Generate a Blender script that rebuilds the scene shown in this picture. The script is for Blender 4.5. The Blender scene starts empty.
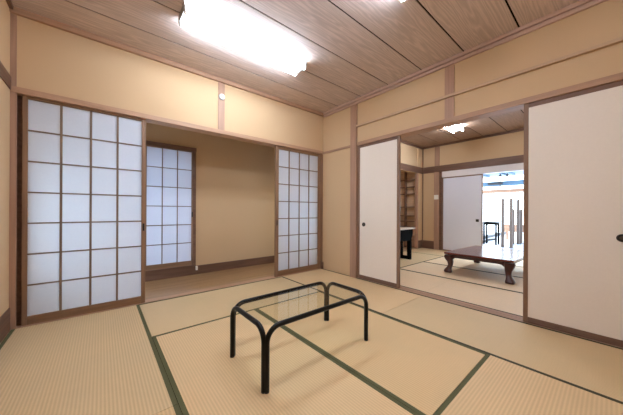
import bpy, bmesh, math, random
from mathutils import Vector, Matrix
random.seed(7)
scn = bpy.context.scene
COL = scn.collection
PI = math.pi

# ------------------------------------------------------------------ materials
def lin(r, g, b):
    f = lambda c: (c/255/12.92) if c/255 <= .04045 else ((c/255+.055)/1.055)**2.4
    return (f(r), f(g), f(b), 1.0)

def new_mat(name):
    m = bpy.data.materials.new(name); m.use_nodes = True
    nt = m.node_tree; nt.nodes.clear()
    out = nt.nodes.new('ShaderNodeOutputMaterial')
    return m, nt, out

def N(nt, kind, **kw):
    n = nt.nodes.new(kind)
    for k, v in kw.items():
        if k in n.inputs: n.inputs[k].default_value = v
        else: setattr(n, k, v)
    return n

def mapped(nt, scale, loc=(0, 0, 0), rot=(0, 0, 0)):
    tc = N(nt, 'ShaderNodeTexCoord'); mp = N(nt, 'ShaderNodeMapping')
    mp.inputs['Scale'].default_value = scale; mp.inputs['Location'].default_value = loc
    mp.inputs['Rotation'].default_value = rot
    nt.links.new(tc.outputs['Object'], mp.inputs['Vector'])
    return mp.outputs['Vector']

def mixcol(nt, fac, a, b):
    m = N(nt, 'ShaderNodeMix', data_type='RGBA')
    for i, v in ((6, a), (7, b)):
        if hasattr(v, 'is_output'): nt.links.new(v, m.inputs[i])
        else: m.inputs[i].default_value = v
    if hasattr(fac, 'is_output'): nt.links.new(fac, m.inputs[0])
    else: m.inputs[0].default_value = fac
    return m.outputs[2]

def finish(nt, out, color, rough=.6, spec=.4, bump=None, bstr=.2, bdist=.002, metallic=0, coat=0):
    p = N(nt, 'ShaderNodeBsdfPrincipled')
    if hasattr(color, 'is_output'): nt.links.new(color, p.inputs['Base Color'])
    else: p.inputs['Base Color'].default_value = color
    p.inputs['Roughness'].default_value = rough
    p.inputs['Specular IOR Level'].default_value = spec
    p.inputs['Metallic'].default_value = metallic
    if coat:
        p.inputs['Coat Weight'].default_value = coat; p.inputs['Coat Roughness'].default_value = .06
    if bump is not None:
        b = N(nt, 'ShaderNodeBump', Strength=bstr, Distance=bdist)
        nt.links.new(bump, b.inputs['Height']); nt.links.new(b.outputs['Normal'], p.inputs['Normal'])
    nt.links.new(p.outputs[0], out.inputs[0])
    return p

def simple(name, c, rough=.6, spec=.4, var=.06, scale=30, metallic=0, coat=0):
    m, nt, out = new_mat(name)
    n = N(nt, 'ShaderNodeTexNoise', Scale=scale, Detail=3)
    nt.links.new(mapped(nt, (1, 1, 1)), n.inputs['Vector'])
    dark = tuple(x*(1-var*2) for x in c[:3])+(1,)
    lite = tuple(min(1, x*(1+var)) for x in c[:3])+(1,)
    finish(nt, out, mixcol(nt, n.outputs['Fac'], dark, lite), rough, spec, metallic=metallic, coat=coat)
    return m

def wood(name, c, axis='x', contrast=.28, rough=.5, spec=.35, scale=1.0, fine=1.0):
    """plain-sawn timber: contour lines of a noise stretched along the grain axis"""
    m, nt, out = new_mat(name)
    s = {'x': (.7, 14, 14), 'y': (14, .7, 14), 'z': (14, 14, .7)}[axis]
    v = mapped(nt, tuple(k*scale for k in s))
    n1 = N(nt, 'ShaderNodeTexNoise', Scale=1.0, Detail=2, Roughness=.45)
    nt.links.new(v, n1.inputs['Vector'])
    mul = N(nt, 'ShaderNodeMath', operation='MULTIPLY'); mul.inputs[1].default_value = 9.0
    nt.links.new(n1.outputs['Fac'], mul.inputs[0])
    sn = N(nt, 'ShaderNodeMath', operation='PINGPONG'); sn.inputs[1].default_value = 1.0
    nt.links.new(mul.outputs[0], sn.inputs[0])
    s2 = {'x': (3, 160, 160), 'y': (160, 3, 160), 'z': (160, 160, 3)}[axis]
    n2 = N(nt, 'ShaderNodeTexNoise', Scale=1.0, Detail=2)
    nt.links.new(mapped(nt, tuple(k*fine for k in s2)), n2.inputs['Vector'])
    ad = N(nt, 'ShaderNodeMath', operation='MULTIPLY_ADD'); ad.inputs[1].default_value = .55
    ad.use_clamp = True
    nt.links.new(sn.outputs[0], ad.inputs[0])
    h = N(nt, 'ShaderNodeMath', operation='MULTIPLY'); h.inputs[1].default_value = .5
    nt.links.new(n2.outputs['Fac'], h.inputs[0]); nt.links.new(h.outputs[0], ad.inputs[2])
    dark = tuple(x*(1-contrast) for x in c[:3])+(1,)
    lite = tuple(min(1, x*(1+contrast*.5)) for x in c[:3])+(1,)
    finish(nt, out, mixcol(nt, ad.outputs[0], dark, lite), rough, spec, n2.outputs['Fac'], .12, .0006)
    return m

def ceiling_mat(name, c, y0, pitch):
    """printed cedar boards: one wide cathedral figure along the middle of each board"""
    m, nt, out = new_mat(name)
    tc = N(nt, 'ShaderNodeTexCoord'); sep = N(nt, 'ShaderNodeSeparateXYZ')
    nt.links.new(tc.outputs['Object'], sep.inputs[0])
    def M(op, a, b=None, c_=None):
        n = N(nt, 'ShaderNodeMath', operation=op)
        for i, v in enumerate((a, b, c_)):
            if v is None: continue
            if hasattr(v, 'is_output'): nt.links.new(v, n.inputs[i])
            else: n.inputs[i].default_value = v
        return n.outputs[0]
    yy = M('DIVIDE', M('SUBTRACT', sep.outputs['Y'], y0), pitch)
    idx = M('FLOOR', yy); fr = M('SUBTRACT', M('FRACT', yy), .5)
    comb = N(nt, 'ShaderNodeCombineXYZ')
    nt.links.new(M('ADD', M('MULTIPLY', sep.outputs['X'], .85), M('MULTIPLY', idx, 7.31)), comb.inputs[0])
    nt.links.new(M('MULTIPLY', fr, 3.6), comb.inputs[1]); nt.links.new(M('MULTIPLY', idx, 3.7), comb.inputs[2])
    n1 = N(nt, 'ShaderNodeTexNoise', Scale=1.3, Detail=3, Roughness=.5, Distortion=.3)
    nt.links.new(comb.outputs[0], n1.inputs['Vector'])
    # parabola across the board bends the rings into arches
    arch = M('ADD', M('MULTIPLY', n1.outputs['Fac'], 8.0), M('MULTIPLY', M('MULTIPLY', fr, fr), 34.0))
    rings = M('PINGPONG', arch, .5)
    sharp = M('POWER', M('MULTIPLY', rings, 2.0), 1.6)
    mp = N(nt, 'ShaderNodeMapping'); mp.inputs['Scale'].default_value = (5, 140, 1)
    nt.links.new(tc.outputs['Object'], mp.inputs[0])
    n2 = N(nt, 'ShaderNodeTexNoise', Scale=1.0, Detail=2)
    nt.links.new(mp.outputs[0], n2.inputs['Vector'])
    fac = M('ADD', M('MULTIPLY', sharp, .6), M('MULTIPLY', n2.outputs['Fac'], .45))
    bw = N(nt, 'ShaderNodeTexWhiteNoise', noise_dimensions='1D'); nt.links.new(idx, bw.inputs['W'])
    dark = tuple(x*.72 for x in c[:3])+(1,); lite = tuple(x*1.15 for x in c[:3])+(1,)
    cc = mixcol(nt, fac, dark, lite)
    cc = mixcol(nt, M('MULTIPLY', bw.outputs['Value'], .12), cc, tuple(x*.8 for x in c[:3])+(1,))
    finish(nt, out, cc, .45, .35, n2.outputs['Fac'], .08, .0005)
    return m

def plaster(name, c):
    m, nt, out = new_mat(name)
    v = mapped(nt, (1, 1, 1))
    n1 = N(nt, 'ShaderNodeTexNoise', Scale=1.6, Detail=4); nt.links.new(v, n1.inputs['Vector'])
    n2 = N(nt, 'ShaderNodeTexNoise', Scale=420, Detail=2); nt.links.new(v, n2.inputs['Vector'])
    a = mixcol(nt, n1.outputs['Fac'], tuple(x*.94 for x in c[:3])+(1,), tuple(x*1.05 for x in c[:3])+(1,))
    b = mixcol(nt, n2.outputs['Fac'], tuple(x*.9 for x in c[:3])+(1,), tuple(x*1.08 for x in c[:3])+(1,))
    finish(nt, out, mixcol(nt, .4, a, b), .95, .1, n2.outputs['Fac'], .25, .001)
    return m

def tatami(name, c, axis):
    """rush mat: rows of weave run along the mat's long axis, 15 mm apart"""
    m, nt, out = new_mat(name)
    v = mapped(nt, (1, 1, 1))
    w = N(nt, 'ShaderNodeTexWave', wave_type='BANDS', bands_direction='X' if axis == 'y' else 'Y', wave_profile='SIN')
    w.inputs['Scale'].default_value = 21.5; w.inputs['Distortion'].default_value = .25
    w.inputs['Detail Scale'].default_value = 3
    nt.links.new(v, w.inputs['Vector'])
    s = (4, 260, 1) if axis == 'y' else (260, 4, 1)
    rush = N(nt, 'ShaderNodeTexNoise', Scale=1, Detail=2); nt.links.new(mapped(nt, tuple(.9*k for k in s)), rush.inputs['Vector'])
    big = N(nt, 'ShaderNodeTexNoise', Scale=2.2, Detail=4, Roughness=.6); nt.links.new(v, big.inputs['Vector'])
    d = tuple(x*.86 for x in c[:3])+(1,); l = tuple(min(1, x*1.10) for x in c[:3])+(1,)
    a = mixcol(nt, w.outputs['Fac'], d, l)
    b = mixcol(nt, rush.outputs['Fac'], tuple(x*.86 for x in c[:3])+(1,), tuple(x*1.1 for x in c[:3])+(1,))
    cc = mixcol(nt, .38, a, b)
    stain = (c[0]*.84, c[1]*.90, c[2]*.94, 1)
    rmp = N(nt, 'ShaderNodeMapRange'); rmp.inputs[1].default_value = .45; rmp.inputs[2].default_value = .75
    rmp.inputs[3].default_value = 0; rmp.inputs[4].default_value = .4
    nt.links.new(big.outputs['Fac'], rmp.inputs[0])
    cc = mixcol(nt, rmp.outputs[0], cc, stain)
    finish(nt, out, cc, .62, .3, w.outputs['Fac'], .35, .0015)
    return m

def paper(name, c, trans, rough=.9):
    m, nt, out = new_mat(name)
    v = mapped(nt, (1, 1, 1))
    n = N(nt, 'ShaderNodeTexNoise', Scale=60, Detail=5, Roughness=.7); nt.links.new(v, n.inputs['Vector'])
    cc = mixcol(nt, n.outputs['Fac'], tuple(x*.96 for x in c[:3])+(1,), tuple(min(1, x*1.03) for x in c[:3])+(1,))
    d = N(nt, 'ShaderNodeBsdfDiffuse'); t = N(nt, 'ShaderNodeBsdfTranslucent'); mx = N(nt, 'ShaderNodeMixShader')
    nt.links.new(cc, d.inputs[0]); nt.links.new(cc, t.inputs[0])
    mx.inputs[0].default_value = trans
    nt.links.new(d.outputs[0], mx.inputs[1]); nt.links.new(t.outputs[0], mx.inputs[2])
    nt.links.new(mx.outputs[0], out.inputs[0])
    return m

def emit(name, c, s):
    m, nt, out = new_mat(name)
    e = N(nt, 'ShaderNodeEmission'); e.inputs[0].default_value = c; e.inputs[1].default_value = s
    nt.links.new(e.outputs[0], out.inputs[0])
    return m

def sheet_glass(name):
    """thin plate glass: clear with a faint green tint, mirror by Fresnel"""
    m, nt, out = new_mat(name)
    t = N(nt, 'ShaderNodeBsdfTransparent'); t.inputs[0].default_value = (.962, .985, .972, 1)
    g = N(nt, 'ShaderNodeBsdfGlossy'); g.inputs['Roughness'].default_value = .02
    fr = N(nt, 'ShaderNodeFresnel'); mx = N(nt, 'ShaderNodeMixShader')
    ge = N(nt, 'ShaderNodeNewGeometry'); mr = N(nt, 'ShaderNodeMapRange')
    mr.inputs[3].default_value = 1.2; mr.inputs[4].default_value = 1/1.2   # the far face of the sheet reflects like the near one
    nt.links.new(ge.outputs['Backfacing'], mr.inputs[0]); nt.links.new(mr.outputs[0], fr.inputs['IOR'])
    nt.links.new(fr.outputs[0], mx.inputs[0]); nt.links.new(t.outputs[0], mx.inputs[1]); nt.links.new(g.outputs[0], mx.inputs[2])
    nt.links.new(mx.outputs[0], out.inputs[0])
    return m

TUBE = 21.0
M = dict(
    wall=plaster('sand_plaster', lin(207, 178, 142)),
    white_board=simple('white_board', lin(228, 224, 226), .6, .3, .02),
    post_z=wood('post_timber', lin(174, 139, 117), 'z', .22),
    trim_x=wood('trim_timber_along', lin(182, 145, 118), 'x', .22),
    trim_y=wood('trim_timber_across', lin(178, 142, 117), 'y', .22),
    ceil_trim=wood('cornice_timber', lin(196, 166, 150), 'y', .15),
    rail_y=wood('rail_timber', lin(198, 168, 138), 'y', .15),
    dark_x=wood('brown_timber_along', lin(116, 86, 70), 'x', .35),
    dark_y=wood('brown_timber_across', lin(116, 86, 70), 'y', .35),
    shoji_z=wood('shoji_timber_upright', lin(144, 112, 88), 'z', .3),
    shoji_x=wood('shoji_timber_rail', lin(142, 110, 84), 'x', .35),
    lattice=wood('lattice_timber', lin(128, 108, 92), 'z', .2),
    floor_wood=wood('corridor_boards', lin(156, 120, 82), 'x', .3, .35, .45),
    shoji_paper=paper('shoji_paper', lin(240, 245, 255), .62),
    window_paper=paper('window_shoji_paper', lin(214, 219, 230), .21),
    fusuma_paper=paper('fusuma_paper', lin(237, 230, 221), 0.0),
    cool_paper=paper('cool_fusuma_paper', lin(224, 228, 242), 0.0),
    frame_z=wood('sliding_door_frame_upright', lin(140, 110, 90), 'z', .25),
    frame_y=wood('sliding_door_frame_rail', lin(126, 98, 84), 'y', .25),
    heri=simple('mat_border_cloth', lin(96, 95, 66), .85, .2, .12, 300),
    heri_dark=simple('dark_mat_border_cloth', lin(74, 72, 56), .85, .2, .12, 300),
    black=simple('black_lacquer', lin(17, 16, 15), .32, .25, .1),
    desk_top=simple('desk_top_laminate', lin(196, 180, 162), .5, .3, .04),
    matt_black=simple('matt_black_paint', lin(12, 12, 12), .85, .05, .1),
    blackpull=simple('black_pull', lin(22, 20, 19), .35, .5, .1),
    bronze=simple('bronze_pull', lin(92, 84, 74), .4, .5, .1, metallic=.7),
    glass=sheet_glass('plate_glass'),
    enamel=simple('white_enamel', lin(236, 236, 234), .35, .5, .02),
    grey_enamel=simple('grey_enamel', lin(168, 168, 166), .4, .5, .04),
    plastic=simple('white_plastic', lin(238, 234, 224), .35, .5, .02),
    bright_tube=emit('brighter_lit_tube', (.87, .99, 1.15, 1), TUBE*1.45),
    tube=emit('lit_tube', (.87, .99, 1.15, 1), TUBE),
    lacquer=wood('red_brown_lacquer', lin(72, 38, 34), 'x', .35, .28, .6),
    lacquer_top=wood('red_brown_lacquer_top', lin(112, 58, 50), 'x', .35, .2, .7),
    tile=simple('pale_tile', lin(186, 194, 210), .25, .5, .03, 8),
    steel=simple('brushed_steel', lin(88, 74, 66), .6, .3, .08, 20),
    knob=simple('dark_rubber', lin(60, 60, 62), .6, .3, .05),
    blue_beam=simple('pale_blue_paint', lin(96, 126, 150), .5, .3, .04),
    deck=wood('orange_brown_deck', lin(186, 142, 114), 'y', .3),
    shelf_wood=wood('shelf_timber', lin(150, 116, 92), 'y', .3),
    shelf_back=wood('shelf_back_timber', lin(214, 184, 152), 'y', .2),
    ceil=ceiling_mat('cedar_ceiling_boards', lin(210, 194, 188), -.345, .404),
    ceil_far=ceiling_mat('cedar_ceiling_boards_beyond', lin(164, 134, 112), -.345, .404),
    board_gap=simple('ceiling_gap', lin(24, 16, 12), .9, .1, .05),
    subfloor=wood('subfloor_boards', lin(120, 96, 70), 'x', .3),
)
TAT = {}
def tat_mat(axis, tone):
    k = (axis, tone)
    if k not in TAT:
        c = [lin(217, 186, 140), lin(212, 186, 144), lin(219, 189, 145), lin(232, 206, 170)][tone]
        TAT[k] = tatami('rush_mat_%s_%s' % ('lengthwise' if axis == 'y' else 'crosswise', ['straw', 'faded', 'gold', 'pale'][tone]), c, axis)
    return TAT[k]

# ------------------------------------------------------------------ mesh helpers
class MB:
    def __init__(s): s.bm = bmesh.new()
    def box(s, x0, x1, y0, y1, z0, z1, bev=0.0):
        b = bmesh.new()
        bmesh.ops.create_cube(b, size=1, matrix=Matrix.Translation(((x0+x1)/2, (y0+y1)/2, (z0+z1)/2)) @
                              Matrix.Diagonal((abs(x1-x0), abs(y1-y0), abs(z1-z0), 1)))
        if bev: bmesh.ops.bevel(b, geom=b.edges[:], offset=bev, segments=2, affect='EDGES', profile=.7)
        s._join(b); return s
    def _join(s, b):
        me = bpy.data.meshes.new('tmp'); b.to_mesh(me); s.bm.from_mesh(me); bpy.data.meshes.remove(me); b.free()
    def tube(s, pts, r, n=12, closed=False, ry=None):
        """round tube along a polyline, capped"""
        pts = [Vector(p) for p in pts]; rings = []; up = None
        for i, p in enumerate(pts):
            d = (pts[min(i+1, len(pts)-1)]-pts[max(i-1, 0)]).normalized()
            if up is None:
                a = Vector((0, 0, 1)) if abs(d.z) < .9 else Vector((1, 0, 0))
                up = (a-d*a.dot(d)).normalized()
            else: up = (up-d*up.dot(d)).normalized()
            sd = d.cross(up)
            rr = r[i] if isinstance(r, (list, tuple)) else r
            rings.append([s.bm.verts.new(p+up*rr*math.cos(2*PI*k/n)+sd*rr*math.sin(2*PI*k/n)) for k in range(n)])
        for a, b in zip(rings, rings[1:]):
            for k in range(n): s.bm.faces.new((a[k], a[(k+1) % n], b[(k+1) % n], b[k]))
        s.bm.faces.new(rings[0][::-1]); s.bm.faces.new(rings[-1])
        return s
    def lathe(s, prof, o=(0, 0, 0), axis='z', n=24):
        o = Vector(o); rings = []
        for r, h in prof:
            ring = []
            for k in range(n):
                c, t = r*math.cos(2*PI*k/n), r*math.sin(2*PI*k/n)
                p = {'z': (c, t, h), 'x': (h, c, t), 'y': (c, h, t)}[axis]
                ring.append(s.bm.verts.new(o+Vector(p)))
            rings.append(ring)
        for a, b in zip(rings, rings[1:]):
            for k in range(n): s.bm.faces.new((a[k], a[(k+1) % n], b[(k+1) % n], b[k]))
        s.bm.faces.new(rings[0][::-1]); s.bm.faces.new(rings[-1])
        return s
    def prism(s, outline, axis, a0, a1):
        """extrude a 2-D outline along an axis"""
        def P(u, v, a): return {'x': (a, u, v), 'y': (u, a, v), 'z': (u, v, a)}[axis]
        A = [s.bm.verts.new(P(u, v, a0)) for u, v in outline]; B = [s.bm.verts.new(P(u, v, a1)) for u, v in outline]
        n = len(A)
        for k in range(n): s.bm.faces.new((A[k], A[(k+1) % n], B[(k+1) % n], B[k]))
        s.bm.faces.new(A[::-1]); s.bm.faces.new(B)
        return s
    def build(s, name, mat, parent=None, smooth=False, label=None, off=None):
        bmesh.ops.recalc_face_normals(s.bm, faces=s.bm.faces[:])
        me = bpy.data.meshes.new(name)
        if off is not None: bmesh.ops.translate(s.bm, verts=s.bm.verts[:], vec=-Vector(off))
        s.bm.to_mesh(me); s.bm.free()
        if smooth:
            for p in me.polygons: p.use_smooth = True
            try: me.set_sharp_from_angle(angle=math.radians(35))
            except Exception: pass
        me.materials.append(mat)
        o = bpy.data.objects.new(name, me); COL.objects.link(o)
        if parent is not None: o.parent = parent
        elif off is not None: o.location = off
        if label: o['label'] = label
        return o

def thing(name, label, cat, loc, rotz=0, group=None):
    o = bpy.data.objects.new(name, None); o.empty_display_size = .1; COL.objects.link(o)
    o.location = loc; o.rotation_euler = (0, 0, rotz); o['label'] = label; o['category'] = cat
    if group: o['group'] = group
    return o
def tag(o, label, cat, group=None):
    o['label'] = label; o['category'] = cat
    if group: o['group'] = group
    return o
def struct(o, label, cat):
    o['kind'] = 'structure'; o['label'] = label; o['category'] = cat
    return o

# ------------------------------------------------------------------ dimensions (metres)
XL, YB = -3.130, -3.15          # left wall and the wall behind the camera; right wall x=0, shoji wall y=0
ZK0, ZK1, ZC = 1.757, 1.802, 2.38
XF, YF, ZCF = 3.40, .122, 2.44  # next room: far wall, side wall, ceiling
YA = .859                       # alcove back wall

# ------------------------------------------------------------------ setting of the near room
struct(MB().box(XL-.1, XF+.12, -3.35, 1.0, -.12, -.032).build('floor', M['subfloor']), 'timber floor under the tatami mats', 'floor')
b = MB()
for i in range(10):             # long boards with fine recessed gaps, one ceiling surface
    y1 = -.345+.404-.404*i; y0 = y1-.404
    b.box(XL, 0, max(y0+.0065, YB), min(y1-.0065, 0), ZC, ZC+.02)
c = b.build('ceiling', M['ceil']); struct(c, 'cedar-board ceiling of the near tatami room', 'ceiling')
MB().box(XL, 0, YB, 0, ZC+.006, ZC+.05).build('board_gap', M['board_gap'], c)

struct(MB().box(XL-.12, .0, 0, .1, ZK1, ZC+.05).box(-1e-4, .0, 0, .1, 0, ZK1).build('wall_back', M['wall']), 'sand plaster wall above the shoji', 'wall')
struct(MB().box(0, .12, YB-.1, .1, ZK1, ZC+.08).box(0, .12, -.574, .1, -.03, ZK1)
       .box(0, .12, YB-.1, -3.05, -.03, ZK1).build('wall_right', M['wall']), 'sand plaster wall above the white sliding doors', 'wall')
struct(MB().box(XL-.12, XL, YB-.1, .1, -.03, ZC+.05).build('wall_left', M['wall']), 'sand plaster wall at the left edge', 'wall')
struct(MB().box(XL-.12, .12, YB-.1, YB, -.03, ZC+.05).build('wall_rear', M['wall']), 'sand plaster wall behind the viewpoint', 'wall')

n = 0
def trim(mb, mat, label, cat='trim', smooth=False):
    global n; n += 1
    return struct(mb.build('trim_%d' % n, mat), label, cat)
# lintels, sills, cornices, posts
trim(MB().box(XL, 0, -.012, .115, ZK0, ZK1, .003), M['trim_x'], 'brown grooved lintel over the shoji', 'lintel')
trim(MB().box(-.012, .12, -3.05, -.676, ZK0, ZK1, .003), M['trim_y'], 'brown grooved lintel over the white sliding doors', 'lintel')
trim(MB().box(XL+.018, -.01, .002, .10, -.03, .004), M['trim_x'], 'wooden sill the shoji slide along', 'sill')
b = MB().box(.0, .118, -3.05, -.676, -.03, .002)
for x in (.018, .066): b.box(x-.004, x+.001, -3.05, -.676, .002, .0045).box(x+.033, x+.038, -3.05, -.676, .002, .0045)
trim(b, M['trim_y'], 'grooved wooden sill between the two tatami rooms', 'sill')
trim(MB().box(XL, 0, -.03, 0, 2.336, ZC, .003), M['trim_x'], 'cornice strip along the top of the shoji wall', 'cornice')
trim(MB().box(-.022, 0, YB, -.03, 2.314, 2.344, .003).box(-.030, 0, YB, -.03, 2.350, ZC, .003), M['ceil_trim'], 'stepped cornice strip along the top of the right wall', 'cornice')
trim(MB().box(XL, XL+.02, YB, -.03, 2.352, ZC, .003), M['dark_y'], 'cornice strip along the top of the left wall', 'cornice')
trim(MB().box(-.028, 0, -3.15, -.672, 2.004, 2.028, .003), M['rail_y'], 'thin picture rail high on the right wall', 'picture rail')
trim(MB().box(-.014, 0, -.572, -.004, ZK0, ZK0+.03, .003), M['trim_y'], 'short rail between the room corner and the post', 'rail')
trim(MB().box(-.024, .122, -.676, -.572, -.03, ZC-.07, .003), M['post_z'], 'timber post at the left end of the white sliding doors', 'post')
trim(MB().box(-.009, 0, -1.872, -1.785, ZK1, 2.307, .002), M['post_z'], 'short post above the doorway lintel', 'post')
trim(MB().box(-1.608, -1.534, -.008, 0, ZK1, 2.337, .002), M['post_z'], 'short post above the shoji lintel', 'post')
trim(MB().box(XL, -3.098, -.006, .02, -.03, ZC-.04, .002), M['post_z'], 'slim corner post beside the left shoji', 'post')
trim(MB().box(-.03, -.001, .0, .03, .004, ZK0, .002), M['shoji_z'], 'slim jamb in the corner beside the right shoji', 'post')
trim(MB().box(-.026, -.001, -.022, -.001, .0, .105, .002), M['dark_y'], 'small dark corner block at the foot of the corner', 'block')
trim(MB().box(XL, XL+.008, YB, -.008, ZK0+.012, 1.864, .002), M['dark_y'], 'dark wooden rail on the left wall', 'rail')
o = MB().box(XL, XL+.008, YB, -.008, 0, .166, .002).build('baseboard_left', M['dark_y']); struct(o, 'dark baseboard on the left wall', 'baseboard')

trim(MB().box(XL, -3.058, .052, .098, .004, ZK0), M['dark_y'], 'dark jamb behind the left shoji', 'jamb')  # added strip, closes the gap where corridor daylight leaked through
# ------------------------------------------------------------------ alcove corridor behind the shoji
struct(MB().box(XL-.12, -2.52, YA, YA+.1, 0, 2.3).box(-2.52, -1.61, YA, YA+.1, 1.742, 2.3).box(-2.52, -1.61, YA, YA+.1, 0, .122)
       .box(-1.61, .12, YA, YA+.1, 0, 2.3).build('wall_corridor', M['wall']), 'sand plaster wall at the back of the corridor', 'wall')
for k, (a, c, side) in enumerate(((-.02, .12, 'right'), (XL-.12, XL, 'left'))):      # corridor end walls, each with an unseen window added to backlight the shoji
    struct(MB().box(a, c, .1, .22, 0, 2.3).box(a, c, .76, YA+.1, 0, 2.3).box(a, c, .22, .76, 0, .35).box(a, c, .22, .76, 1.25, 2.3)
           .build('wall_corridor_'+side, M['wall']), 'plaster wall at the %s end of the corridor' % side, 'wall')
    w = bpy.data.objects.new('window_%d' % (k+2), None); COL.objects.link(w); off = ((a+c)/2, .49, .35); w.location = off
    struct(w, 'plain glass window at the %s end of the corridor' % side, 'window')
    MB().box(a+.03, c-.03, .22, .25, .35, 1.25).box(a+.03, c-.03, .73, .76, .35, 1.25).box(a+.03, c-.03, .25, .73, .35, .38).box(a+.03, c-.03, .25, .73, 1.22, 1.25).build('window_frame', M['dark_y'], w, off=off)
    MB().box((a+c)/2-.002, (a+c)/2+.002, .25, .73, .38, 1.22).build('pane', M['glass'], w, off=off)
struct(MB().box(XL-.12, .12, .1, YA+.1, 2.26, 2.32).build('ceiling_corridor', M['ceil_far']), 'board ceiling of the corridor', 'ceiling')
b = MB()
for i in range(6): b.box(XL, -.02, .101+i*.1265, .226+i*.1265, -.03, .001)
struct(b.build('floor_corridor', M['floor_wood']), 'brown wooden board floor behind the shoji', 'floor')
struct(MB().box(XL, -.02, YA-.016, YA, .001, .119, .003).build('baseboard_corridor', M['dark_x']), 'dark brown baseboard of the corridor', 'baseboard')
w = bpy.data.objects.new('window_1', None); COL.objects.link(w); w.location = (-2.06, YA, .12)
struct(w, 'window in the corridor wall with a shoji in front', 'window')
off = (-2.06, YA, .12)
MB().box(-2.56, -1.608, YA-.035, YA+.1, 1.690, 1.745, .003).build('head', M['dark_x'], w, off=off)
MB().box(-1.648, -1.610, YA-.03, YA+.1, .123, 1.690, .003).build('jamb', M['dark_x'], w, off=off)
MB().box(-2.56, -2.50, YA-.03, YA+.1, .123, 1.690, .003).build('jamb', M['dark_x'], w, off=off)
MB().box(-2.50, -1.648, YA-.03, YA+.1, .119, .136, .003).build('sill', M['dark_x'], w, off=off)

# ------------------------------------------------------------------ shoji screens
def shoji(label, x0, x1, y, z0, z1, xi0, xi1, zi0, zi1, ncol, nrow, mats, pulls, vbar=.015, hbar=.011, th=.028, pap='shoji_paper', group=None, pz=.726):
    cx = (x0+x1)/2
    t = thing('shoji_screen', label, 'shoji', (cx, y, z0), 0, group)
    off = (cx, y, z0); y0, y1 = y-th/2, y+th/2
    mz, mx, ml = mats
    MB().box(x0, xi0, y0, y1, z0, z1, .002).build('stile', mz, t, off=off)
    MB().box(xi1, x1, y0, y1, z0, z1, .002).build('stile', mz, t, off=off)
    MB().box(xi0, xi1, y0+.001, y1-.001, zi1, z1, .002).build('top_rail', mx, t, off=off)
    MB().box(xi0, xi1, y0+.001, y1-.001, z0, zi0, .002).build('bottom_rail', mx, t, off=off)
    MB().box(xi0, xi1, y+.004, y+.0055, zi0, zi1).build('paper', M[pap], t, off=off)
    b = MB(); dx = (xi1-xi0)/ncol; dz = (zi1-zi0)/nrow
    for k in range(1, ncol): b.box(xi0+k*dx-vbar/2, xi0+k*dx+vbar/2, y-.004, y+.0038, zi0, zi1)
    for k in range(1, nrow): b.box(xi0, xi1, y-.0036, y+.0036, zi0+k*dz-hbar/2, zi0+k*dz+hbar/2)
    b.build('lattice', ml, t, off=off)
    for s in pulls:
        px = (x0+xi0)/2 if s == 'l' else (xi1+x1)/2
        MB().box(px-.007, px+.007, y0-.002, y0+.004, pz-.035, pz+.035, .002).build('finger_pull', M['blackpull'], t, off=off, label='dark oblong finger pull')
    return t
sm = (M['shoji_z'], M['shoji_x'], M['lattice'])
shoji('large paper shoji at the left, standing beside the slim corner post', -3.072, -2.286, .030, .004, 1.757, -3.045, -2.318, .068, 1.736, 4, 7, sm, 'r', group='shoji in front of the corridor')
shoji('paper shoji at the right of the corridor opening, next to the room corner', -.834, -.034, .030, .004, 1.757, -.788, -.078, .078, 1.718, 4, 7, sm, 'l', group='shoji in front of the corridor')
dm = (M['dark_x'], M['dark_x'], M['lattice'])
shoji('bluish paper shoji in the window at the back of the wooden-floored corridor', -2.395, -1.650, YA-.005, .137, 1.689, -2.362, -1.663, .198, 1.682, 4, 6,
      (M['shoji_z'], M['shoji_x'], M['lattice']), 'r', .011, .010, pap='window_paper', pz=.83)

# small white stop at the foot of the window jamb
t = tag(MB().box(-1.612, -1.586, YA-.045, YA-.016, .062, .118, .006).build('door_stop', M['plastic']),
        'small white fitting low on the corridor baseboard below the window frame', 'door stop')

# round white fitting on the short post
t = thing('round_wall_fitting', 'round white fitting on the short post above the shoji', 'wall fitting', (-1.571, -.008, 2.172))
MB().lathe([(.030, 0), (.034, -.004), (.034, -.016), (.030, -.018)], axis='y').build('rim', M['grey_enamel'], t, True)
MB().lathe([(.030, -.0182), (.028, -.025), (.018, -.028), (.002, -.029)], axis='y').build('cap', M['plastic'], t, True)

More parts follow.
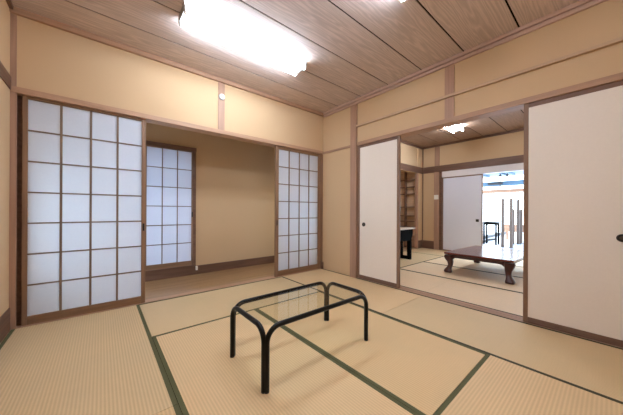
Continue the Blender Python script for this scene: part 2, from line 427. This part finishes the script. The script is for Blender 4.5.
# ------------------------------------------------------------------ fusuma (opaque sliding doors)
def fusuma(label, y0, y1, x, z0, z1, yi0, yi1, zi0, zi1, pull_y, pull_z, pap, th=.028, group=None, pr=.031, bronze=True):
    cy = (y0+y1)/2; t = thing('fusuma_door', label, 'sliding door', (x, cy, z0), 0, group); off = (x, cy, z0)
    a, c = x-th/2, x+th/2
    MB().box(a, c, y0, yi0, z0, z1, .002).build('stile', M['frame_z'], t, off=off)
    MB().box(a, c, yi1, y1, z0, z1, .002).build('stile', M['frame_z'], t, off=off)
    MB().box(a, c, yi0, yi1, zi1, z1, .002).build('top_rail', M['frame_y'], t, off=off)
    MB().box(a, c, yi0, yi1, z0, zi0, .002).build('bottom_rail', M['frame_y'], t, off=off)
    MB().box(a+.003, c-.003, yi0, yi1, zi0, zi1).build('panel', M[pap], t, off=off)
    if bronze:
        p = MB().lathe([(pr, 0), (pr, -.004), (pr*.86, -.006), (pr*.78, -.004), (pr*.72, -.0015), (.001, -.001)], (a+.003, pull_y, pull_z), 'x').build('finger_pull', M['blackpull'], t, True, 'round dark finger pull', off=off)
        MB().lathe([(pr*.5, -.0015), (pr*.42, -.0035), (.001, -.004)], (a+.003, pull_y, pull_z), 'x').build('pull_centre', M['bronze'], p, True, off=off)
    else:
        MB().box(a-.004, a+.004, pull_y-pr, pull_y+pr, pull_z-pr, pull_z+pr, .004).build('finger_pull', M['blackpull'], t, off=off, label='square black finger pull')
    return t
fusuma('white sliding door at the left of the doorway, next to the timber post', -1.290, -.680, .018, .005, 1.757, -1.258, -.716, .052, 1.722, -.782, .714, 'fusuma_paper', group='white sliding doors between the two rooms', pr=.026)
fusuma('large white sliding door at the right edge of the photo', -3.045, -2.392, .018, .005, 1.757, -3.010, -2.422, .050, 1.722, -2.895, .72, 'fusuma_paper', group='white sliding doors between the two rooms', pr=.026)

# ------------------------------------------------------------------ tatami mats
HW = .021
def tatami_mat(label, x0, x1, y0, y1, axis, tone, group, dark=False):
    cx, cy = (x0+x1)/2, (y0+y1)/2
    g = .0012; x0 += g; x1 -= g; y0 += g; y1 -= g
    t = thing('tatami_mat', label, 'tatami mat', (cx, cy, -.032), 0, group); off = (cx, cy, -.032)
    if axis == 'y':
        MB().box(x0+HW, x1-HW, y0, y1, -.032, 0).build('rush_cover', tat_mat(axis, tone), t, off=off)
        bands = [(x0, x0+HW, y0, y1), (x1-HW, x1, y0, y1)]
    else:
        MB().box(x0, x1, y0+HW, y1-HW, -.032, 0).build('rush_cover', tat_mat(axis, tone), t, off=off)
        bands = [(x0, x1, y0, y0+HW), (x0, x1, y1-HW, y1)]
    for q in bands:
        MB().box(*q, -.032, .0006).build('border_band', M['heri_dark' if dark else 'heri'], t, off=off, label='dark cloth border')
    return t
G = 'tatami mats of the near room'
xa, xb, xm = -2.336, -.756, -1.540
tatami_mat('tatami mat along the left wall, in front of the left shoji', XL+.010, xa, -1.573, 0, 'y', 1, G)
tatami_mat('tatami mat at the bottom left corner, nearest the viewer along the left wall', XL+.010, xa, YB, -1.573, 'y', 0, G)
tatami_mat('tatami mat lying crosswise along the corridor sill', xa, xb, -.80, 0, 'x', 1, G)
tatami_mat('tatami mat under the left legs of the glass table', xa, xm, -2.348, -.80, 'y', 2, G)
tatami_mat('tatami mat under the right legs of the glass table', xm, xb, -2.348, -.80, 'y', 0, G)
tatami_mat('tatami mat crosswise at the bottom right, nearest the viewer in front of the glass table', xa, xb, YB, -2.348, 'x', 2, G)
tatami_mat('tatami mat in the room corner, along the left white sliding door', xb, -.001, -1.573, 0, 'y', 2, G, True)
tatami_mat('tatami mat along the large right white sliding door', xb, -.001, YB, -1.573, 'y', 1, G, True)
G = 'tatami mats of the far room'
x1, x2, x3 = .922, 1.742, 2.58
tatami_mat('far-room tatami mat just behind the left white sliding door and doorway sill', .12, x1, -1.52, YF, 'y', 3, G, True)
tatami_mat('far-room tatami mat behind the sill at the right of the doorway', .12, x1, -3.18, -1.52, 'y', 3, G, True)
tatami_mat('far-room tatami mat lying crosswise under the small black desk', x1, x3, -.735, YF, 'x', 1, G, True)
tatami_mat('far-room tatami mat under the near legs of the low red-brown table', x1, x2, -2.42, -.735, 'y', 3, G, True)
tatami_mat('far-room tatami mat under the far half of the low red-brown table', x2, x3, -2.42, -.735, 'y', 3, G, True)
tatami_mat('far-room tatami mat in the far corner, in front of the far white sliding door', x3, XF, -1.52, YF, 'y', 1, G, True)
tatami_mat('far-room tatami mat beside the open bright doorway', x3, XF, -3.18, -1.52, 'y', 3, G, True)
tatami_mat('far-room tatami mat crosswise beyond the right white sliding door', x1, x3, -3.18, -2.42, 'x', 3, G, True)

# ------------------------------------------------------------------ next room shell
struct(MB().box(XF, XF+.1, -.179, .9, -.03, ZCF+.05).box(XF, XF+.1, -.348, -.179, -.03, ZCF+.05).box(XF, XF+.1, -3.3, -.348, 1.80, ZCF+.05)
       .box(XF, XF+.1, -3.3, -2.75, -.03, 1.80).build('wall_far', M['wall']), 'sand plaster far wall of the next room', 'wall')
struct(MB().box(.12, 2.0, YF, YF+.1, -.03, ZCF+.05).box(2.0, 3.16, YF, YF+.1, 1.802, ZCF+.05).box(3.20, XF, YF, YF+.05, -.03, ZCF+.05)
       .build('wall_far_left', M['wall']), 'sand plaster left wall of the next room', 'wall')
struct(MB().box(.0, XF+.1, -3.35, -3.18, -.03, ZCF+.05).build('wall_far_right', M['wall']), 'sand plaster right wall of the next room', 'wall')
struct(MB().box(1.9, XF, .80, .86, -.03, 2.0).box(1.9, 2.0, YF+.1, .80, -.03, 2.0).box(1.9, XF, YF+.1, .86, 1.95, 2.0).build('wall_closet', M['shelf_back']), 'timber lining of the open closet in the next room', 'wall')
struct(MB().box(2.0, 3.42, YF, .80, -.03, .001).build('floor_closet', M['floor_wood']), 'board floor of the open closet', 'floor')
b = MB()
for i in range(10):
    y1 = -.345+.404*2-.404*i; y0 = y1-.404
    if max(y0, -3.2) < min(y1, YF): b.box(.12, XF, max(y0+.0065, -3.2), min(y1-.0065, YF), ZCF, ZCF+.02)
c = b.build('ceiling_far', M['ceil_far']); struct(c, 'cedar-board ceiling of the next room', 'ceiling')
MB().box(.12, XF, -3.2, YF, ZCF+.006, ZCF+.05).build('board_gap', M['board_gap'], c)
trim(MB().box(XF-.022, XF, -3.18, YF-.022, 1.802, 1.945, .003), M['dark_y'], 'broad brown rail on the far wall of the next room', 'rail')
trim(MB().box(.12, XF, YF-.022, YF, 1.802, 1.945, .003), M['dark_x'], 'broad brown rail above the open closet', 'rail')
trim(MB().box(XF-.024, XF, -3.18, YF-.024, ZCF-.045, ZCF, .003), M['dark_y'], 'cornice on the far wall of the next room', 'cornice')
trim(MB().box(.12, XF, YF-.024, YF, ZCF-.045, ZCF, .003), M['dark_x'], 'cornice on the left wall of the next room', 'cornice')
trim(MB().box(XF-.04, XF, -.292, -.182, .0, 1.80, .003).box(XF-.012, XF, -.292, -.182, 1.946, ZCF-.045, .003), M['post_z'], 'timber post in the far wall beside the white sliding door', 'post')
trim(MB().box(3.155, 3.20, YF-.012, YF+.06, -.03, 1.802, .003), M['post_z'], 'slim post at the right end of the open closet', 'post')
trim(MB().box(XF-.016, XF, YF-.03, YF-.016, .0, ZCF-.045, .002), M['dark_y'], 'slim dark strip in the far corner', 'strip')
o = MB().box(XF-.015, XF, -.182, YF-.016, 0, .185, .003).build('baseboard_far', M['dark_y']); struct(o, 'dark baseboard on the far wall', 'baseboard')
o = MB().box(3.20, XF-.016, YF-.015, YF, 0, .185, .003).build('baseboard_far_left', M['dark_x']); struct(o, 'dark baseboard beside the closet', 'baseboard')
trim(MB().box(XF-.014, XF+.10, -2.75, -.348, 1.668, 1.80, .003), M['white_board'], 'white board above the far sliding door and bright doorway', 'transom')
trim(MB().box(XF-.02, XF+.02, -.350, -.294, .0, 1.802, .003), M['dark_y'], 'brown jamb beside the far white sliding door', 'jamb')
trim(MB().box(XF-.002, XF+.10, -2.75, -.348, -.03, .003), M['trim_y'], 'wooden sill of the bright doorway', 'sill')
fusuma('cool white sliding door at the far wall beyond the low table', -1.147, -.352, XF+.03, .004, 1.667, -1.128, -.368, .018, 1.645, -1.052, .70, 'cool_paper', pr=.028, bronze=False)

t = thing('light_switch', 'white light switch plate on the far timber post', 'light switch', (XF-.04, -.237, 1.218))
MB().box(-.010, 0, -.05, .05, -.052, .052, .004).build('plate', M['plastic'], t)
MB().box(-.016, -.010, -.02, .02, -.03, .03, .003).build('rocker', M['plastic'], t)

# ------------------------------------------------------------------ fluorescent lights
def ceiling_light(label, x0, x1, yc, zc, group, lamp='tube'):
    L = x1-x0; cx = (x0+x1)/2
    t = thing('ceiling_light', label, 'ceiling light', (cx, yc, zc), 0, group)
    h = L/2
    MB().prism([(-.062, -.030), (-.045, -.040), (.045, -.040), (.062, -.030), (.062, 0), (-.062, 0)], 'x', -h, h).build('housing', M['enamel'], t)
    for s in (-1, 1):
        MB().box(s*h-.002, s*h+.002, -.092, .092, -.052, -.001, .001).build('end_plate', M['grey_enamel'], t)
        for y in (-.076, .076):
            MB().box(s*(h-.002)-(.012 if s > 0 else -.012), s*(h-.002), y-.016, y+.016, -.078, -.02, .003).build('lamp_holder', M['enamel'], t)
    for y in (-.076, .076):
        MB().tube([(-h+.016, y, -.058), (h-.016, y, -.058)], .0165, 16).build('fluorescent_tube', M[lamp], t, True, 'lit white fluorescent tube')
    return t
ceiling_light('long fluorescent light in full view on the near ceiling, above the glass table', -2.16, -1.045, -.795, ZC, 'fluorescent ceiling lights')
ceiling_light('fluorescent light cut off by the top edge of the photo', -2.16, -1.045, -2.02, ZC, 'fluorescent ceiling lights')
ceiling_light('fluorescent light on the ceiling of the far room, seen through the doorway', 1.36, 2.475, -1.02, ZCF, 'fluorescent ceiling lights', 'bright_tube')

# ------------------------------------------------------------------ glass-topped tube table
def u_path(a, b, top, r, seg=8):
    """inverted U between floor points a and b with bends of radius r"""
    a, b = Vector(a), Vector(b); d = (b-a).normalized(); up = Vector((0, 0, 1))
    pts = [a, a+up*(top-r)*.5]
    for k in range(seg+1):
        th = PI/2*k/seg; pts.append(a+up*(top-r)+d*r*(1-math.cos(th))+up*r*math.sin(th))
    for k in range(seg+1):
        th = PI/2*k/seg; pts.append(b+up*(top-r)-d*r*(1-math.sin(th))+up*r*math.cos(th))
    pts += [b+up*(top-r)*.5, b]
    return pts
tx, ty, tw, td, R = -1.600, -1.566, .398, .203, .0135
TOP = .327
t = thing('coffee_table', 'low glass-topped table with black bent-tube legs on the tatami', 'table', (tx, ty, .0012))
s_ = .0105
for sy in (-1, 1):
    MB().tube(u_path((-tw+s_, sy*td, .006), (tw-s_, sy*td, .006), TOP-R-.006, .075), R, 14).build('long_tube_frame', M['black'], t, True)
for sx in (-1, 1):
    MB().tube(u_path((sx*tw, -td+s_, .006), (sx*tw, td-s_, .006), TOP-R-.006, .075), R, 14).build('short_tube_frame', M['black'], t, True)
for sx in (-1, 1):
    for sy in (-1, 1):
        MB().lathe([(.013, 0), (.0135, .007)], (sx*(tw-s_), sy*td, 0)).lathe([(.013, 0), (.0135, .007)], (sx*tw, sy*(td-s_), 0)).build('foot_glide', M['knob'], t, True)
gx, gy, gr = tw-R*.9, td-R*.9, .062
ol = []
for cx_, cy_, a0 in ((gx-gr, gy-gr, 0), (-gx+gr, gy-gr, 90), (-gx+gr, -gy+gr, 180), (gx-gr, -gy+gr, 270)):
    for k in range(9):
        a = math.radians(a0+90*k/8); ol.append((cx_+gr*math.cos(a), cy_+gr*math.sin(a)))
MB().prism(ol, 'z', TOP-.016, TOP-.008).build('glass_top', M['glass'], t)

# ------------------------------------------------------------------ low lacquered table in the next room
t = thing('low_table', 'low red-brown lacquered table with curved legs in the far room', 'table', (1.255, -1.27, .0012), math.radians(-2))
L, W, H = 1.20, .82, .292
b = MB().box(0, L, -W, 0, H-.026, H, .007); b.build('table_top', M['lacquer_top'], t)
b = MB().box(.035, L-.035, -W+.035, -.035, H-.040, H-.0262, .002); b.build('under_moulding', M['lacquer'], t)
def apron(u0, u1):
    o = [(u0, H-.040)]; nseg = 20
    for k in range(nseg+1):
        f = k/nseg; e = min(f, 1-f)
        o.append((u0+(u1-u0)*f, H-.070-.032*max(0, 1-e/.10)**2))
    o.append((u1, H-.040)); return o
for yy in (-.05, -W+.05): MB().prism(apron(.10, L-.10), 'y', yy-.011, yy+.011).build('apron', M['lacquer'], t)
for xx in (.05, L-.05): MB().prism(apron(-W+.10, -.10), 'x', xx-.011, xx+.011).build('apron', M['lacquer'], t)
for lx, sx in ((.062, -1), (L-.062, 1)):
    for ly, sy in ((-.062, 1), (-W+.062, -1)):
        prof = [(0, .018, .046), (.02, .020, .050), (.045, .018, .042), (.075, .006, .031), (.11, -.004, .030), (.15, -.002, .037), (.19, .010, .048), (.225, .016, .055), (.2515, .012, .052)]
        bm = MB(); rings = []
        for z, o_, hw in prof:
            cx_, cy_ = lx+sx*o_, ly+sy*o_; ring = []
            for k in range(16):
                a = 2*PI*k/16; ca, sa = math.cos(a), math.sin(a); e = .55
                ring.append(bm.bm.verts.new((cx_+hw*math.copysign(abs(ca)**e, ca), cy_+hw*math.copysign(abs(sa)**e, sa), z)))
            rings.append(ring)
        for A, B in zip(rings, rings[1:]):
            for k in range(16): bm.bm.faces.new((A[k], A[(k+1) % 16], B[(k+1) % 16], B[k]))
        bm.bm.faces.new(rings[0][::-1]); bm.bm.faces.new(rings[-1])
        bm.build('leg', M['lacquer'], t, True)

# ------------------------------------------------------------------ closet shelves and small desk
t = thing('shelf_unit', 'built-in brown shelves in the open closet of the far room', 'shelf', (3.17, .46, .001)); off = (3.17, .46, .001)
for z in (1.65, 1.48, 1.31, .99, .775, .64, .505):
    MB().box(3.155, 3.236, YF+.065, .795, z-.012, z+.010, .002).build('shelf', M['dark_y'], t, off=off)
MB().box(3.236, 3.25, YF+.06, .798, .001, 1.94).build('back_panel', M['shelf_back'], t, off=off)
MB().box(3.150, 3.236, .425, .445, .001, 1.94, .002).build('upright', M['dark_y'], t, off=off)
MB().box(3.155, 3.235, YF+.066, .424, .02, .30, .002).build('kick_panel', M['shelf_wood'], t, off=off)

t = thing('writing_desk', 'small black-legged desk with a pale top, half hidden behind a white sliding door', 'desk', (1.38, -.35, 0)); off = (1.38, -.35, -.0012)
MB().box(.93, 1.83, -.53, -.17, .560, .584, .004).build('desk_top', M['desk_top'], t, off=off, label='pale desk top')
ap = [(.98, .559), (1.80, .559)]
for k in range(9):
    a = PI/2*k/8; ap.append((1.68+.12*math.cos(a), .540-.185*math.sin(a)))
for k in range(9):
    a = PI/2*(1-k/8); ap.append((1.10-.12*math.cos(a), .540-.185*math.sin(a)))
MB().prism(ap, 'y', -.50, -.48).build('apron', M['matt_black'], t, off=off)
MB().prism(ap, 'y', -.22, -.20).build('apron', M['matt_black'], t, off=off)
for x in (1.06, 1.752):
    MB().box(x-.026, x+.026, -.488, -.424, .0, .559, .003).build('leg', M['matt_black'], t, off=off)
    MB().box(x-.026, x+.026, -.318, -.262, .0, .559, .003).build('leg', M['matt_black'], t, off=off)
    MB().box(x-.018, x+.018, -.423, -.319, .0, .062, .002).build('stretcher', M['matt_black'], t, off=off)

# ------------------------------------------------------------------ sunlit terrace beyond the next room
struct(MB().box(XF+.12, 11.0, -4.5, 1.6, -.12, -.03).build('floor_terrace', M['tile']), 'pale tiled floor of the bright terrace', 'floor')
def post(x, y, z, label):
    t = thing('terrace_post', label, 'post', (x, y, -.03), 0, 'slim terrace posts')
    MB().lathe([(.055, 0), (.055, .012), (.03, .02)], (0, 0, 0), 'z', 16).build('base', M['knob'], t, True)
    MB().tube([(0, 0, .018), (0, 0, z-.02), (0, 0, z+.02)], [.036, .036, .026], 12).build('shaft', M['steel'], t, True)
post(5.35, -1.047, 1.24, 'left tall post of the front pair on the bright terrace')
post(5.30, -1.234, 1.24, 'right tall post of the front pair on the bright terrace')
post(6.47, -1.153, 1.25, 'rear tall post of the bright terrace, near the door edge')
post(6.35, -1.063, .97, 'shorter rear post just right of the front pair')
post(6.68, -1.185, .97, 'shorter rear post closest to the right door frame')
t = thing('side_table', 'small black stand on the bright terrace beside the far sliding door', 'table', (5.82, -.68, -.03))
MB().box(-.14, .14, -.16, .16, .55, .63, .004).build('table_top', M['matt_black'], t)
for sx in (-1, 1):
    for sy in (-1, 1): MB().box(sx*.12-.02, sx*.12+.02, sy*.14-.02, sy*.14+.02, 0, .55, .002).build('leg', M['matt_black'], t)
MB().box(-.012, .012, -.125, .125, .12, .14, .002).build('stretcher', M['matt_black'], t)
tag(MB().box(6.15, 10.4, -.10, .04, -.03, .05, .01).build('edging_kerb', M['knob']), 'dark kerb running away behind the black stand, the farther of two', 'kerb')
tag(MB().box(6.10, 7.4, -.42, -.34, -.03, .02, .008).build('edging_kerb', M['knob']), 'short dark kerb under the black stand, the nearer of two', 'kerb')
t = thing('low_terrace_wall', 'orange-brown boarded parapet behind the terrace posts', 'parapet', (7.6, -1.5, -.03))
MB().box(-.03, .03, -1.4, .92, .26, .50, .004).build('boards', M['deck'], t)
for y in (-1.3, -.35, .85): MB().box(.03, .08, y-.03, y+.03, 0, .5, .003).build('post', M['deck'], t)
# terrace eaves: pale blue beams, rafters and the clothes-pole hangers below them
t = thing('terrace_eave', 'pale blue and tan eave framing above the bright terrace', 'eave', (6.6, -1.0, 1.4))
MB().box(-.05, .05, -2.4, 1.6, .26, .40, .004).build('beam', M['blue_beam'], t)
MB().box(.55, .65, -2.4, 1.6, .09, .20, .004).build('beam', M['deck'], t, label='orange-brown beam')
MB().box(-.22, -.14, .2, .56, .29, .36, .02).build('gutter', M['knob'], t)
for y in (-2.0, .088, .258, .75): MB().box(-1.0, .6, y-.03, y+.03, .60, .66, .003).build('rafter', M['blue_beam'], t)
for y in (-2.3, 1.5): MB().box(.55, .65, y-.05, y+.05, -1.43, .60, .004).build('post', M['blue_beam'], t)
MB().box(-1.3, 1.0, -2.5, 1.7, .661, .70, .004).build('roof', M['blue_beam'], t)  # unseen slab above the rafters, added to shade the terrace
def hanger(x, y, z0, z1, label):
    t = thing('clothes_pole_hanger', label, 'hanger', (x, y, z1), 0, 'clothes pole hangers')
    MB().tube([(0, 0, z0-z1), (0, 0, 0)], .011, 8).build('rod', M['steel'], t, True)
    MB().lathe([(.012, -.03), (.034, -.02), (.034, .02), (.012, .03)], (0, 0, -.05), 'z', 14).build('knob', M['knob'], t, True)
hanger(6.42, -.742, 1.60, 2.0, 'left clothes-pole hanger, long, above the terrace')
hanger(6.42, -.912, 1.80, 2.0, 'right clothes-pole hanger, short, above the terrace')

# ------------------------------------------------------------------ daylight
wd = bpy.data.worlds.new('daylight'); scn.world = wd; wd.use_nodes = True
bg = wd.node_tree.nodes.get('Background') or wd.node_tree.nodes.new('ShaderNodeBackground')
bg.inputs[0].default_value = (.70, .85, 1.0, 1); bg.inputs[1].default_value = 3.3

# ------------------------------------------------------------------ camera
cam = bpy.data.cameras.new('camera'); co = bpy.data.objects.new('camera', cam); COL.objects.link(co)
F = 250.8
cam.sensor_fit = 'HORIZONTAL'; cam.sensor_width = 36; cam.lens = F/623*36
cam.shift_y = (210.7-207.5)/623
cam.clip_start = .02
co.matrix_world = (Matrix.Translation((-2.61, -2.847, .89)) @ Matrix.Rotation(math.radians(-39.94), 4, 'Z')
                   @ Matrix.Rotation(PI/2, 4, 'X') @ Matrix.Rotation(math.radians(.27), 4, 'Z'))
scn.camera = co
vs = scn.view_settings
vs.view_transform = 'Standard'; vs.look = 'None'; vs.gamma = 1; vs.use_curve_mapping = False; vs.exposure = 1.3
scn.display_settings.display_device = 'sRGB'
scn.cycles.max_bounces = 10; scn.cycles.diffuse_bounces = 6; scn.cycles.transparent_max_bounces = 12
